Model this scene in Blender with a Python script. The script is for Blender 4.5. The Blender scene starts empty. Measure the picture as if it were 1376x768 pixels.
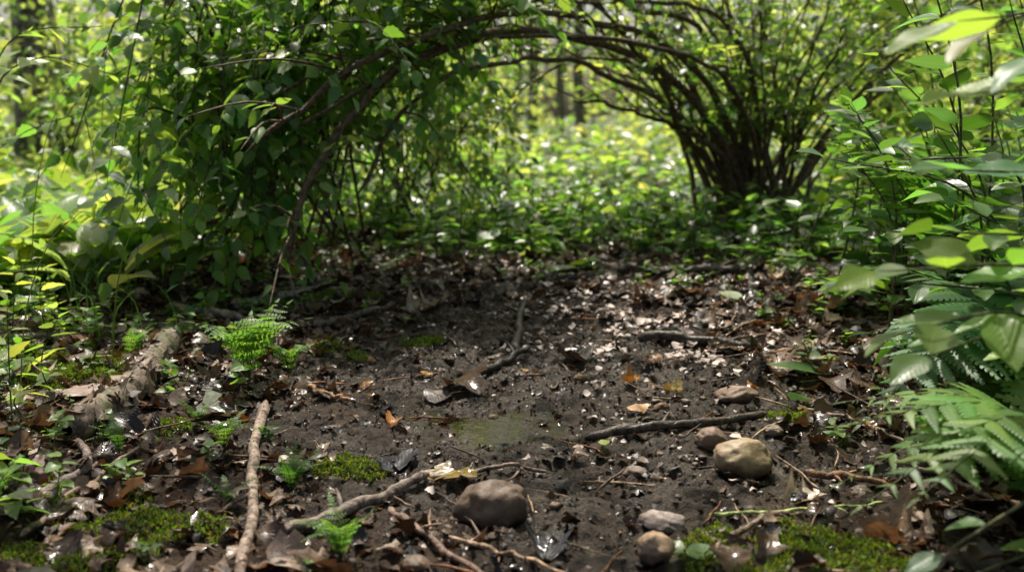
import bpy, bmesh, math, random
import numpy as np
from mathutils import Vector, noise as mnoise
rng=np.random.default_rng(7); random.seed(7)
scene=bpy.context.scene
U=lambda a,b,n=None: rng.uniform(a,b,n)

# ------------------------------------------------------------------ noise / terrain
def _h(ix,iy,s):
    n=(ix.astype(np.int64)*374761393+iy.astype(np.int64)*668265263+s*1442695041)&0x7fffffff
    n=((n^(n>>13))*1274126177)&0x7fffffff
    return ((n^(n>>16))&0xffff)/32767.5-1
def vn(x,y,s=0):
    x=np.asarray(x,float);y=np.asarray(y,float)
    ix=np.floor(x);iy=np.floor(y);fx=x-ix;fy=y-iy
    fx=fx*fx*(3-2*fx);fy=fy*fy*(3-2*fy)
    a=_h(ix,iy,s);b=_h(ix+1,iy,s);c=_h(ix,iy+1,s);d=_h(ix+1,iy+1,s)
    return (a*(1-fx)+b*fx)*(1-fy)+(c*(1-fx)+d*fx)*fy
def fbm(x,y,f,o=3,s=0):
    r=0;a=1;t=0
    for i in range(o):
        c,sn=math.cos(.6*i+s),math.sin(.6*i+s)
        r=r+a*vn((x*c-y*sn)*f,(x*sn+y*c)*f,s+i*17);t+=a;a*=.5;f*=2.03
    return r/t
def sst(a,b,x):
    t=np.clip((x-a)/(b-a),0,1);return t*t*(3-2*t)
def mudmask(x,y):
    w=.62+.14*fbm(x,y,2.5,3,5)
    d=np.sqrt(((x-.08)/w)**2+((y-2.1)/1.2)**2)+.42*fbm(x,y,6,3,9)
    return 1-sst(.65,1.08,d)
def H(x,y):
    x=np.asarray(x,float);y=np.asarray(y,float)
    m=mudmask(x,y)
    z=.035*fbm(x,y,.6,2,1)+.015*fbm(x,y,3,2,2)
    z=z*(1-.6*m)-.018*m
    z=z+.05*sst(.6,1.4,-x)*sst(7,3,y)+.03*sst(.6,1.3,x)*sst(7,3,y)
    near=sst(8,4,y)
    q1=np.abs(fbm(x,y,17,3,4));q2=np.abs(fbm(x+3,y,38,2,14))
    pud=np.exp(-(((x+.02)/.20)**2+((y-1.93)/.16)**2))
    z=z+near*(1-.6*pud)*(.012*fbm(x,y,9,2,3)+.032*np.minimum(q1,.35)*(.4+.6*m)+.020*np.minimum(q2,.4)+.0040*fbm(x,y,85,2,6))
    z=z-.022*pud
    z=z-.012*np.exp(-(((x-.05)/.10)**2+((y-2.35)/.12)**2))
    far=sst(8,40,y)
    return z+far*(.5*fbm(x,y,.08,2,8))
def Hs(x,y): return float(H(x,y))

# ------------------------------------------------------------------ mesh building
class MB:
    def __init__(s,name,mats,origin=(0,0,0)):
        s.name=name;s.mats=mats;s.o=np.array(origin,float)
        s.V=[];s.Q=[];s.UV=[];s.C=[];s.M=[];s.n=0;s.rows={}
    def raw(s,V,Q,UV,C,m=0):
        C=np.asarray(C,float)
        if C.ndim==1: C=np.tile(C,(len(V),1))
        s.V.append(V);s.Q.append(Q+s.n);s.UV.append(UV);s.C.append(C);s.M.append(np.full(len(Q),m,np.int32));s.n+=len(V)
    def tube(s,P,R,sides=7,col=(.1,.07,.05),m=0,rough=0.,cap=True):
        P=np.asarray(P,float);k=len(P);R=np.broadcast_to(np.asarray(R,float),(k,))
        T=np.gradient(P,axis=0);T/=np.linalg.norm(T,axis=1)[:,None]+1e-9
        up=np.array([0,0,1.]) if abs(T[:,2]).mean()<.8 else np.array([1.,0,0])
        A=np.cross(T,up);A/=np.linalg.norm(A,axis=1)[:,None]+1e-9;B=np.cross(A,T)
        th=np.linspace(0,2*math.pi,sides,endpoint=False)
        rr=R[:,None]*(1+rough*rng.normal(0,1,(k,sides)))
        if cap: rr[0]*=.35;rr[-1]*=.35
        V=P[:,None]+rr[:,:,None]*(np.cos(th)[None,:,None]*A[:,None]+np.sin(th)[None,:,None]*B[:,None])
        i=np.arange(k-1)[:,None]*sides;j=np.arange(sides)[None];j2=(j+1)%sides
        Q=np.stack([i+j,i+sides+j,i+sides+j2,i+j2],-1).reshape(-1,4)
        L=np.linspace(0,1,k)
        UV=np.stack(np.broadcast_arrays(th[None]/6.283,L[:,None]*k*.3),-1).reshape(-1,2)
        c=np.array(col,float)*U(.8,1.2)
        s.raw(V.reshape(-1,3),Q,UV,c,m)
    def add(s,T,P,D,N,S,C,m=1,W=None):
        P=np.atleast_2d(P).astype(float);n=len(P)
        D=np.broadcast_to(np.atleast_2d(D).astype(float),(n,3));N=np.broadcast_to(np.atleast_2d(N).astype(float),(n,3))
        S=np.broadcast_to(np.asarray(S,float),(n,));C=np.broadcast_to(np.atleast_2d(C),(n,3))
        W=np.ones(n) if W is None else np.broadcast_to(np.asarray(W,float),(n,))
        s.rows.setdefault((id(T),m),[T,[]])[1].append((P,D,N,S,C,W))
    def flush(s):
        for (_,m),(T,L) in s.rows.items():
            P,D,N,S,C,W=[np.concatenate([r[i] for r in L]) for i in range(6)]
            D=D/(np.linalg.norm(D,axis=1)[:,None]+1e-9)
            X=np.cross(D,N);X/=np.linalg.norm(X,axis=1)[:,None]+1e-9
            Z=np.cross(X,D)
            kk=rng.integers(0,len(T),len(P))
            for t,(tv,tq,tu) in enumerate(T):
                q=np.where(kk==t)[0]
                if len(q)==0: continue
                V=P[q][:,None]+S[q][:,None,None]*(W[q][:,None,None]*tv[None,:,0:1]*X[q][:,None]+tv[None,:,1:2]*D[q][:,None]+tv[None,:,2:3]*Z[q][:,None])
                F=(tq[None]+(np.arange(len(q))*len(tv))[:,None,None]).reshape(-1,4)
                s.raw(V.reshape(-1,3),F,np.tile(tu,(len(q),1)),np.repeat(C[q],len(tv),0),m)
        s.rows={}
    def build(s,parent=None,smooth=True):
        s.flush()
        V=np.concatenate(s.V)-s.o;Q=np.concatenate(s.Q);UV=np.concatenate(s.UV);C=np.concatenate(s.C);M=np.concatenate(s.M)
        me=bpy.data.meshes.new(s.name)
        me.vertices.add(len(V));me.vertices.foreach_set('co',V.ravel().astype(np.float32))
        me.loops.add(len(Q)*4);me.loops.foreach_set('vertex_index',Q.ravel().astype(np.int32))
        me.polygons.add(len(Q));me.polygons.foreach_set('loop_start',(np.arange(len(Q))*4).astype(np.int32))
        me.update(calc_edges=True)
        me.polygons.foreach_set('material_index',M)
        me.polygons.foreach_set('use_smooth',np.full(len(Q),smooth))
        uv=me.uv_layers.new(name='UVMap');uv.data.foreach_set('uv',UV[Q.ravel()].ravel().astype(np.float32))
        a=me.attributes.new('col','FLOAT_COLOR','POINT')
        a.data.foreach_set('color',np.concatenate([C,np.ones((len(C),1))],1).ravel().astype(np.float32))
        for m in s.mats: me.materials.append(m)
        o=bpy.data.objects.new(s.name,me);o.location=s.o;scene.collection.objects.link(o)
        if parent is not None: o.parent=parent
        return o
def crv(pts,n=20):
    P=np.array(pts,float)
    P=np.vstack([2*P[0]-P[1],P,2*P[-1]-P[-2]])
    m=len(P)-3;t=np.linspace(0,m-1e-6,n);i=t.astype(int);f=(t-i)[:,None]
    a,b,c,d=P[i],P[i+1],P[i+2],P[i+3]
    return .5*(2*b+(c-a)*f+(2*a-5*b+4*c-d)*f**2+(3*b-a-3*c+d)*f**3)

# ------------------------------------------------------------------ templates
def leaf_t(seg=6,w=.28,peak=.4,fold=.12,curl=.15,serr=0,wave=0.,five=True):
    t=np.linspace(0,1,seg+1)
    e=math.log(.5)/math.log(peak)
    ww=w*np.sin(math.pi*t**e)**.85*(1-.25*t**3)
    ww=ww*(1+serr*np.where(np.arange(seg+1)%2,1,-1))
    ww[0]=.012;ww[-1]=.006
    us=np.array([-1,-.5,0,.5,1.])if five else np.array([-1,0,1.])
    X=ww[:,None]*us[None];Y=np.repeat(t[:,None],len(us),1)
    Z=fold*np.abs(X)*1.6-curl*t[:,None]**2+wave*np.sin(t[:,None]*14+us[None]*2)*np.abs(us)[None]
    V=np.stack([X,Y,Z],-1).reshape(-1,3);k=len(us)
    i=np.arange(seg)[:,None]*k;j=np.arange(k-1)[None]
    Q=np.stack([i+j,i+j+1,i+k+j+1,i+k+j],-1).reshape(-1,4)
    UV=np.stack(np.broadcast_arrays((us[None]*.5*(ww/w)[:,None]+.5),t[:,None]),-1).reshape(-1,2)
    return V,Q,UV
OV=[leaf_t(7,.27+.03*i,.38,.15,c,five=False) for i,c in enumerate((.05,.18,.3,-.08))]
OVS=[leaf_t(4,.28,.4,.15,c,five=False) for c in (.05,.25,-.05)]
ROUND=[leaf_t(10,w,.45,.14,c,wave=.012) for w,c in ((.30,.05),(.34,.22),(.27,.12),(.32,-.06))]
SERR=[leaf_t(9,.31,.36,.15,c,serr=.09,wave=.012,five=False) for c in (.1,.25,0)]
STRAP=[leaf_t(9,.13,.45,.5,c,wave=.01,five=False) for c in (.35,.6,.15)]
SIMPLE=[leaf_t(3,.3,.42,.2,c,five=False) for c in (.1,.3)]
def dead_t(kind,seed):
    r=np.random.default_rng(seed);nv,nu=12,5
    t=np.linspace(0,1,nv);us=np.linspace(-1,1,nu)
    ww=.3*np.sin(math.pi*t**.8)**.8
    if kind==1: ww=ww*(1+.38*np.cos(t*math.pi*7))
    if kind==2: ww=ww*1.35*(1+.25*np.cos(t*math.pi*4+1))
    ww=np.maximum(ww,.008)
    wl=ww*(1+r.normal(0,.10,nv));wr=ww*(1+r.normal(0,.10,nv))
    X=np.where(us[None]<0,wl[:,None],wr[:,None])*us[None]
    Y=np.repeat(t[:,None],nu,1)+.05*r.normal(0,1,(nv,nu))*np.abs(us)[None]
    if kind>0: Y=Y+.12*np.abs(us[None])*np.sin(t*math.pi)[:,None]
    a,b,c,d=r.uniform(-1,1,4)
    Z=.9*a*X**2*2.6+.35*b*(t[:,None]-.5)**2*2.4+.12*c*np.sin(5*t[:,None]+4*X)+.5*d*X*(t[:,None]-.5)+.25*np.abs(X)
    Z=Z+r.normal(0,.012,Z.shape);Z-=Z.mean()
    V=np.stack([X,Y-.5,Z],-1).reshape(-1,3)
    i=np.arange(nv-1)[:,None]*nu;j=np.arange(nu-1)[None]
    Q=np.stack([i+j,i+j+1,i+nu+j+1,i+nu+j],-1).reshape(-1,4)
    UV=np.stack(np.broadcast_arrays(us[None]*.5*(ww/.3)[:,None]+.5,t[:,None]),-1).reshape(-1,2)
    return V,Q,UV
DEAD=[dead_t(k%3,100+k) for k in range(14)]
sel=np.r_[[i*5+j for i in (0,3,6,9,11) for j in (0,2,4)]]
BIT=[(v[sel],np.array([[i*3+j,i*3+j+1,i*3+j+4,i*3+j+3] for i in range(4) for j in range(2)]),u[sel]) for v,q,u in [dead_t(2,300+k) for k in range(4)]]
def pinna_t(n=11,lob=.16,gap=.52):
    Vs=[];Qs=[];Us=[];o=0
    for i in range(n):
        t=(i+.3)/n;l=lob*(1-t**1.6)*(1 if i else .8)+.015;wd=gap/n
        for s in (-1,1):
            pts=[(0,t-wd,0),(0,t+wd*.9,0),(s*l*.62,t+wd*1.15,.012),(s*l*.6,t-wd*.75,.004),(s*l,t+wd*1.1,-.01),(s*l*.97,t+.1*wd,-.01)]
            q=[(0,3,2,1),(3,5,4,2)] if s>0 else [(0,1,2,3),(3,2,4,5)]
            Vs+=pts;Qs+=[[a+o for a in k] for k in q];Us+=[(.5+p[0]*2,p[1]) for p in pts];o+=6
    V=np.array(Vs);V[:,2]-=.12*V[:,1]**2
    return V,np.array(Qs),np.array(Us)
PIN=[pinna_t(11,.15),pinna_t(10,.17)]
PINS=[pinna_t(5,.24,.36),pinna_t(4,.28,.36)]

# ------------------------------------------------------------------ materials
def mat(name):
    m=bpy.data.materials.new(name);m.use_nodes=True;nt=m.node_tree
    for n in list(nt.nodes): nt.nodes.remove(n)
    return m,nt
class G:
    def __init__(s,nt): s.nt=nt
    def n(s,t,**k):
        x=s.nt.nodes.new('ShaderNode'+t)
        for a,b in k.items(): setattr(x,a,b)
        return x
    def l(s,a,b): s.nt.links.new(a,b)
    def put(s,sock,v):
        if isinstance(v,bpy.types.NodeSocket): s.l(v,sock)
        else: sock.default_value=v
    def math(s,op,a,b=0.):
        x=s.n('Math',operation=op);s.put(x.inputs[0],a);s.put(x.inputs[1],b);return x.outputs[0]
    def mix(s,f,a,b,bt='MIX'):
        x=s.n('Mix',data_type='RGBA',blend_type=bt);s.put(x.inputs[0],f)
        for sk,v in ((x.inputs[6],a),(x.inputs[7],b)):
            s.put(sk,(*v,1.) if isinstance(v,tuple) and len(v)==3 else v)
        return x.outputs[2]
    def noise(s,sc,det=4,rough=.55,vec=None,dist=0.):
        x=s.n('TexNoise');x.inputs['Scale'].default_value=sc;x.inputs['Detail'].default_value=det;x.inputs['Roughness'].default_value=rough;x.inputs['Distortion'].default_value=dist
        if vec is not None: s.l(vec,x.inputs['Vector'])
        return x.outputs['Fac']
    def rng(s,v,a,b,c=0.,d=1.):
        x=s.n('MapRange');s.put(x.inputs[0],v)
        for i,k in enumerate((a,b,c,d)): x.inputs[i+1].default_value=k
        return x.outputs[0]
    def bump(s,h,st,dist=.01):
        x=s.n('Bump');x.inputs['Strength'].default_value=st;x.inputs['Distance'].default_value=dist;s.l(h,x.inputs['Height']);return x.outputs[0]
    def attr(s,nm='col'): return s.n('Attribute',attribute_name=nm).outputs['Color']
    def pos(s): return s.n('NewGeometry').outputs['Position']
    def pr(s,**k):
        x=s.n('BsdfPrincipled')
        for a,v in k.items():
            sk=x.inputs[a.replace('_',' ')]
            s.put(sk,(*v,1.) if isinstance(v,tuple) and len(v)==3 and sk.type=='RGBA' else v)
        return x
    def out(s,sh): s.l(sh,s.n('OutputMaterial').inputs[0])

def leaf_mat(name,tr=.45,rough=.4,boost=(2.3,2.3,.8),veins=True,spec=.5):
    m,nt=mat(name);g=G(nt);c=g.attr();k={}
    if veins:
        uv=g.n('SeparateXYZ');g.l(g.n('UVMap').outputs[0],uv.inputs[0])
        au=g.math('ABSOLUTE',g.math('SUBTRACT',uv.outputs[0],.5))
        mid=g.rng(au,.0,.03,1,0)
        sv=g.math('FRACT',g.math('SUBTRACT',g.math('MULTIPLY',uv.outputs[1],9.),g.math('MULTIPLY',au,6.)))
        side=g.rng(g.math('ABSOLUTE',g.math('SUBTRACT',sv,.5)),.0,.14,1,0)
        v=g.math('MAXIMUM',mid,g.math('MULTIPLY',side,.4))
        c=g.mix(g.math('MULTIPLY',v,.35),c,g.mix(1.,c,(1.9,1.6,1.8),'MULTIPLY'))
        k['Normal']=g.bump(v,.3,.002)
    p=g.pr(Base_Color=c,Roughness=rough,**k);p.inputs['Specular IOR Level'].default_value=spec
    t=g.n('BsdfTranslucent');g.l(g.mix(1.,c,boost,'MULTIPLY'),t.inputs[0])
    x=g.n('MixShader');x.inputs[0].default_value=tr;g.l(p.outputs[0],x.inputs[1]);g.l(t.outputs[0],x.inputs[2]);g.out(x.outputs[0]);return m
M_leaf=leaf_mat('green_leaf',.5,.33,spec=.65)
M_leaf_bg=leaf_mat('sun_tinted_leaf',.55,.33,(2.7,2.5,1.2),False,.8)  # translucent colour raised so background leaves glow as if in sun
M_fern=leaf_mat('fern_leaf',.45,.45,(2.,2.2,.8),False)
M_moss=leaf_mat('moss',.3,.7,(1.8,1.8,.6),False,.2)
M_fleck=leaf_mat('sun_fleck',.2,.5,(1,.95,.9),False,.3)  # pale colour that stands in for sunlit highlights
def dead_mat():
    m,nt=mat('dead_leaf');g=G(nt);c=g.attr();P=g.pos()
    n1=g.noise(38,3,.65,P);n2=g.noise(9,1,.5,P)
    c=g.mix(g.rng(n1,.35,.7),c,g.mix(1.,c,(.35,.32,.32),'MULTIPLY'))
    uv=g.n('SeparateXYZ');g.l(g.n('UVMap').outputs[0],uv.inputs[0])
    au=g.math('ABSOLUTE',g.math('SUBTRACT',uv.outputs[0],.5))
    mid=g.rng(au,.0,.025,1,0)
    sv=g.math('FRACT',g.math('SUBTRACT',g.math('MULTIPLY',uv.outputs[1],8.),g.math('MULTIPLY',au,7.)))
    side=g.rng(g.math('ABSOLUTE',g.math('SUBTRACT',sv,.5)),.0,.1,1,0)
    v=g.math('MAXIMUM',mid,g.math('MULTIPLY',side,.5))
    c=g.mix(g.math('MULTIPLY',v,.35),c,g.mix(1.,c,(1.7,1.6,1.5),'MULTIPLY'))
    h=g.math('ADD',v,g.math('MULTIPLY',n1,1.5))
    p=g.pr(Base_Color=c,Roughness=g.rng(n2,.35,.65,.12,.55),Normal=g.bump(h,.5,.003));p.inputs['Specular IOR Level'].default_value=.55
    t=g.n('BsdfTranslucent');g.l(g.mix(1.,c,(1.6,1.1,.6),'MULTIPLY'),t.inputs[0])
    x=g.n('MixShader');x.inputs[0].default_value=.12;g.l(p.outputs[0],x.inputs[1]);g.l(t.outputs[0],x.inputs[2]);g.out(x.outputs[0]);return m
M_dead=dead_mat()
def bark_mat(name,wet=.0,sc=60,moss=0.):
    m,nt=mat(name);g=G(nt);c=g.attr();P=g.pos()
    n1=g.noise(sc,3,.7,P,.4);n2=g.noise(sc*.2,2,.6,P)
    c=g.mix(g.rng(n1,.38,.65),g.mix(1.,c,(.3,.28,.26),'MULTIPLY'),g.mix(1.,c,(1.5,1.5,1.5),'MULTIPLY'))
    if moss: c=g.mix(g.math('MULTIPLY',g.rng(n2,.5,.62),moss),c,(.05,.09,.015))
    p=g.pr(Base_Color=c,Roughness=g.rng(n2,.3,.7,.55-.3*wet,.9-.4*wet),Normal=g.bump(n1,.9,.006 if sc>30 else .03));p.inputs['Specular IOR Level'].default_value=.3;g.out(p.outputs[0]);return m
M_bark=bark_mat('twig_bark',.3);M_wet=bark_mat('wet_bark',.8);M_trunk=bark_mat('tree_bark',0,14,.6);M_logb=bark_mat('mossy_bark',.3,45,.5)
def stone_mat():
    m,nt=mat('river_stone');g=G(nt);c=g.attr();P=g.pos()
    n1=g.noise(60,5,.7,P);n2=g.noise(14,3,.6,P,1.);n3=g.noise(260,2,.5,P)
    c=g.mix(g.rng(n2,.35,.65),c,g.mix(1.,c,(.6,.5,.42),'MULTIPLY'))
    c=g.mix(g.rng(n1,.45,.75,0,.8),c,g.mix(1.,c,(.4,.38,.36),'MULTIPLY'))
    c=g.mix(g.rng(n3,.58,.7,0,.4),c,g.mix(1.,c,(1.5,1.5,1.5),'MULTIPLY'))
    z=g.n('SeparateXYZ');g.l(P,z.inputs[0])
    dirt=g.rng(g.math('ADD',z.outputs[2],g.math('MULTIPLY',n2,-.03)),-.025,.008,1,0)
    c=g.mix(g.math('MULTIPLY',dirt,.85),c,(.03,.02,.013))
    h=g.math('ADD',n1,g.math('MULTIPLY',n3,.3))
    p=g.pr(Base_Color=c,Roughness=g.rng(n2,.3,.7,.4,.7),Normal=g.bump(h,.5,.004));p.inputs['Specular IOR Level'].default_value=.35;g.out(p.outputs[0]);return m
M_stone=stone_mat()
def ground_mat():
    m,nt=mat('mud_and_soil');g=G(nt);P=g.pos();a=g.n('SeparateColor');g.l(g.attr(),a.inputs[0])
    mud,far=a.outputs[0],a.outputs[1]
    n1=g.noise(9,3,.65,P);n2=g.noise(60,5,.68,P);n3=g.noise(230,2,.6,P)
    mc=g.mix(g.rng(n2,.35,.7),(.012,.008,.005),(.058,.041,.027))
    mc=g.mix(g.rng(n1,.5,.7,0,.5),mc,(.09,.065,.044))
    sc=g.mix(g.rng(n2,.35,.65),(.010,.006,.004),(.06,.036,.02))
    sc=g.mix(g.rng(n3,.55,.72,0,.5),sc,(.12,.075,.045))
    fc=g.mix(g.rng(n1,.4,.6),(.07,.06,.025),(.07,.14,.03))
    c=g.mix(mud,sc,mc);c=g.mix(far,c,fc)
    wet=g.math('MULTIPLY',mud,g.rng(n1,.42,.56,.25,1.))
    h=g.math('ADD',g.math('MULTIPLY',n2,1.6),g.math('MULTIPLY',n3,.2))
    bp=g.bump(h,.85,.009)
    p=g.pr(Base_Color=c,Roughness=.7,Normal=bp,Coat_Weight=g.math('MULTIPLY',wet,.72),Coat_Roughness=.10,Coat_IOR=1.36,Coat_Normal=bp)
    p.inputs['Specular IOR Level'].default_value=.15
    g.out(p.outputs[0]);return m
M_ground=ground_mat()
m,nt=mat('muddy_water');g=G(nt)
p=g.pr(Base_Color=(.03,.02,.011),Roughness=.04,Normal=g.bump(g.noise(30,3,.5,g.pos()),.2,.004));p.inputs['IOR'].default_value=1.33;p.inputs['Specular IOR Level'].default_value=.7;g.out(p.outputs[0]);M_water=m

# ------------------------------------------------------------------ ground
def axis(a,b,step,lo,hi,grow=1.12):
    c=list(np.arange(a,b,step));s=step;x=c[-1]
    while x<hi: s*=grow;x+=s;c.append(x)
    s=step;x=a;pre=[]
    while x>lo: s*=grow;x-=s;pre.append(x)
    return np.array(pre[::-1]+c)
xs=axis(-1.2,1.2,.005,-90,90);ys=axis(1.0,3.3,.0055,-60,140)
X,Y=np.meshgrid(xs,ys);Z=H(X,Y)
nx=len(xs);i=np.arange(len(ys)-1)[:,None]*nx;j=np.arange(nx-1)[None]
Q=np.stack([i+j,i+j+1,i+nx+j+1,i+nx+j],-1).reshape(-1,4)
gb=MB('ground',[M_ground]);V=np.stack([X,Y,Z],-1).reshape(-1,3)
C=np.stack([mudmask(X,Y),sst(4.6,7,Y),Y*0],-1).reshape(-1,3)
gb.raw(V,Q,V[:,:2],C,0);gb.build()
lev=float(np.percentile(H(*np.meshgrid(np.linspace(-.18,.14,60),np.linspace(1.80,2.06,40))),60))
th=np.linspace(0,2*math.pi,64,endpoint=False);V=[];R=np.linspace(0,1,6)
for r in R: V.append(np.stack([-.02+.30*r*np.cos(th),1.93+.22*r*np.sin(th),np.full(64,lev)],-1))
V=np.concatenate(V);i=np.arange(5)[:,None]*64;j=np.arange(64)[None]
pb=MB('puddle',[M_water]);pb.raw(V,np.stack([i+j,i+64+j,i+64+(j+1)%64,i+(j+1)%64],-1).reshape(-1,4),V[:,:2],(0,0,0));pb.build()

# ------------------------------------------------------------------ leaf litter
def litter_cols(n):
    pal=np.array([(.085,.050,.030),(.040,.027,.019),(.17,.115,.075),(.32,.225,.155),(.14,.082,.045),(.50,.37,.27),(.025,.019,.016),(.24,.13,.06),(.50,.22,.05)])
    k=rng.choice(len(pal),n,p=[.22,.19,.13,.10,.16,.055,.09,.04,.015]);return pal[k]*U(.7,1.3,(n,1))
def rnd_flat(n,tilt):
    a=U(0,2*math.pi,n);D=np.stack([np.cos(a),np.sin(a),rng.normal(0,tilt,n)],-1)
    N=np.stack([rng.normal(0,tilt,n),rng.normal(0,tilt,n),np.ones(n)],-1);return D,N
lb=MB('leaf_litter',[M_dead,M_fleck])
def litter(n,x0,x1,y0,y1,s0,s1,tilt,keep_mud,lift=.012):
    x=U(x0,x1,n);y=U(y0,y1,n);m=mudmask(x,y)
    pd=np.exp(-(((x+.02)/.2)**2+((y-1.93)/.16)**2))
    k=(rng.random(n)<(1-m)*1+m*keep_mud)&(rng.random(n)>pd);x=x[k];y=y[k];n=len(x);m=m[k]
    D,N=rnd_flat(n,tilt);z=H(x,y)+.005+np.abs(rng.normal(0,lift,n))*(1-.7*m)
    c=litter_cols(n)*(1-.4*m[:,None])
    lb.add(DEAD,np.stack([x,y,z],-1),D,N,U(s0,s1,n)*(1-.3*m),c,0,U(.7,1.3,n))
litter(6500,-2.4,2.4,.8,5.0,.025,.075,.38,.18)
litter(3800,-1.5,1.5,.9,4.2,.02,.05,.3,.65,.003)
litter(3000,-4.5,4.5,4.6,8.5,.06,.11,.4,1,.02)
litter(1000,-4,4,-2,1.,.05,.09,.4,1,.02)
n=40000;x=U(-1.9,1.9,n);y=U(.9,4.4,n);m=mudmask(x,y);k=rng.random(n)<1-.25*m;x=x[k];y=y[k];n=len(x);m=m[k]
D,N=rnd_flat(n,.6);lb.add(BIT,np.stack([x,y,H(x,y)+.002],-1),D,N,U(.005,.019,n)*(1-.25*m),litter_cols(n)*(1-.5*m[:,None]),0,U(.5,1.4,n))
lb.build()
def one_leaf(x,y,s,ang,col,tilt=.15,lift=.014,green=False,nm='fallen_leaf'):
    b=MB(nm,[M_dead,M_leaf],(x,y,Hs(x,y)))
    a=math.radians(ang)
    b.add([random.choice(DEAD) if not green else random.choice(OV)],(x,y,Hs(x,y)+lift),(math.cos(a),math.sin(a),U(-tilt,tilt)),(U(-tilt,tilt),U(-tilt,tilt)-.2,1),s,col,1 if green else 0)
    b.build()
for a in [(-.61,1.93,.125,20,(.30,.33,.22)),(.16,2.42,.10,95,(.07,.06,.05)),(-.235,1.915,.055,80,(.60,.25,.06)),(-.11,1.61,.10,-20,(.30,.2,.05)),
 (-.92,2.05,.11,60,(.42,.30,.24)),(-.27,2.98,.15,40,(.36,.28,.17)),(.53,3.35,.16,10,(.2,.13,.08)),(.54,1.33,.10,-30,(.36,.23,.15)),(.46,1.50,.075,10,(.7,.56,.42)),
 (-.11,2.15,.12,-50,(.10,.06,.04)),(-.16,2.1,.08,-40,(.08,.05,.035)),(.26,1.97,.06,30,(.60,.36,.18)),(.27,2.2,.045,0,(.65,.33,.07)),(-.3,2.05,.03,50,(.8,.42,.05)),(-.68,2.3,.11,130,(.4,.32,.25)),
 (-.6,2.45,.1,30,(.28,.2,.16)),(-.3,1.27,.1,10,(.45,.33,.25)),(-.45,1.25,.09,120,(.36,.26,.2)),(.05,1.32,.09,80,(.06,.06,.065)),(-.2,1.68,.1,60,(.08,.08,.09)),(.62,2.25,.12,80,(.32,.22,.16)),(.36,2.15,.05,140,(.55,.45,.15)),(.12,1.68,.03,0,(.8,.6,.45)),(-.2,2.25,.03,0,(.75,.4,.08)),(.03,2.3,.02,0,(.7,.4,.1)),(.12,1.72,.025,30,(.7,.5,.35))]: one_leaf(*a)
for a in [(.70,2.16,.13,160,(.10,.22,.05)),(.58,2.0,.08,40,(.14,.28,.06)),(.7,3.0,.1,120,(.4,.5,.3)),(.17,1.73,.03,100,(.35,.42,.08)),(-.9,2.55,.11,60,(.08,.18,.04))]: one_leaf(*a,green=True,lift=.02)
pb=MB('sun_fleck_bits',[M_fleck,M_fleck])  # petal-like bits added to paint bright sun flecks on the ground
def sun_flecks(n,cx,cy,sx,sy,cut=0.,s0=.008,s1=.03):
    x=rng.normal(cx,sx,n);y=rng.normal(cy,sy,n);k=(fbm(x,y,11,2,33)>cut)&(y>1);x=x[k];y=y[k];n=len(x);D,N=rnd_flat(n,.3)
    pb.add(BIT,np.stack([x,y,H(x,y)+.009],-1),D,N,U(s0,s1,n)*(1+.25*(y-2.5)),np.array([(.85,.70,.62)])*U(.5,1.05,(n,1)),0,U(.9,1.6,n))
for c in [(460,.32,2.95,.15,.22),(320,.46,2.5,.18,.10),(240,-.05,3.8,.28,.25),(240,.5,3.9,.3,.3),(80,0,3.1,.3,.3),(50,.3,2.0,.3,.3),(130,-.9,4.2,.25,.15),(20,.45,1.6,.15,.15),(260,.1,2.3,.6,.8,-1,.005,.013)]: sun_flecks(*c)
pb.build()

# ------------------------------------------------------------------ sticks
def stick(pts,r,col=(.10,.075,.055),wet=False,name='fallen_stick',sides=10,lift=.6,side_twigs=1):
    P=np.array([(x,y,0) for x,y in pts]);P=crv(P,26)
    k=np.arange(26);P[:,0]+=.006*vn(k*.5,k*0+r*999,3);col=tuple(1.5*c for c in col)
    P[:,2]=np.convolve(np.pad(H(P[:,0],P[:,1]),3,mode='edge'),np.ones(7)/7,'valid')+r*lift+.008+.004*vn(k*.4,k*0+pts[0][0]*31,5)
    R=r*np.linspace(1.1,.75,26)*(1+.16*vn(k*.9,k*0,int(abs(pts[0][0])*100)))
    b=MB(name,[M_wet if wet else M_bark],P[0]);b.tube(P,R,sides,col,0,.05)
    for _ in range(side_twigs):
        i=random.randint(5,20);d=P[i+1]-P[i];d/=np.linalg.norm(d)
        s=np.array([-d[1],d[0],.25])*random.choice((-1,1));e=P[i]+(d*.7+s)*r*U(3,7)
        b.tube(crv([P[i],(P[i]+e)/2+[0,0,r*.3],e],5),[r*.5,r*.45,r*.4,r*.3,r*.2],6,col,0)
    b.build()
stick([(-.51,1.99),(-.47,1.75),(-.435,1.585),(-.385,1.38),(-.358,1.235),(-.33,1.1)],.0095,(.24,.18,.14),lift=1.2)
stick([(-.34,1.38),(-.27,1.44),(-.2,1.52),(-.14,1.60)],.010,(.13,.10,.08))
stick([(-.14,1.60),(-.02,1.63),(.06,1.64)],.004,(.1,.07,.05))
stick([(-.195,1.457),(-.13,1.36),(-.047,1.235),(0,1.17)],.005,(.17,.11,.08))
stick([(-.09,1.36),(0,1.29),(.09,1.21)],.0035,(.24,.16,.1))
stick([(.14,1.81),(.25,1.83),(.37,1.86),(.52,1.93)],.0095,(.06,.045,.035),True)
stick([(-.55,2.68),(-.45,2.82),(-.36,3.02)],.011,(.09,.065,.05))
stick([(-1.02,2.88),(-.88,2.83),(-.74,2.80)],.014,(.2,.16,.12))
stick([(-.84,2.92),(-.76,3.05),(-.66,3.22)],.016,(.2,.16,.12))
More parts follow.
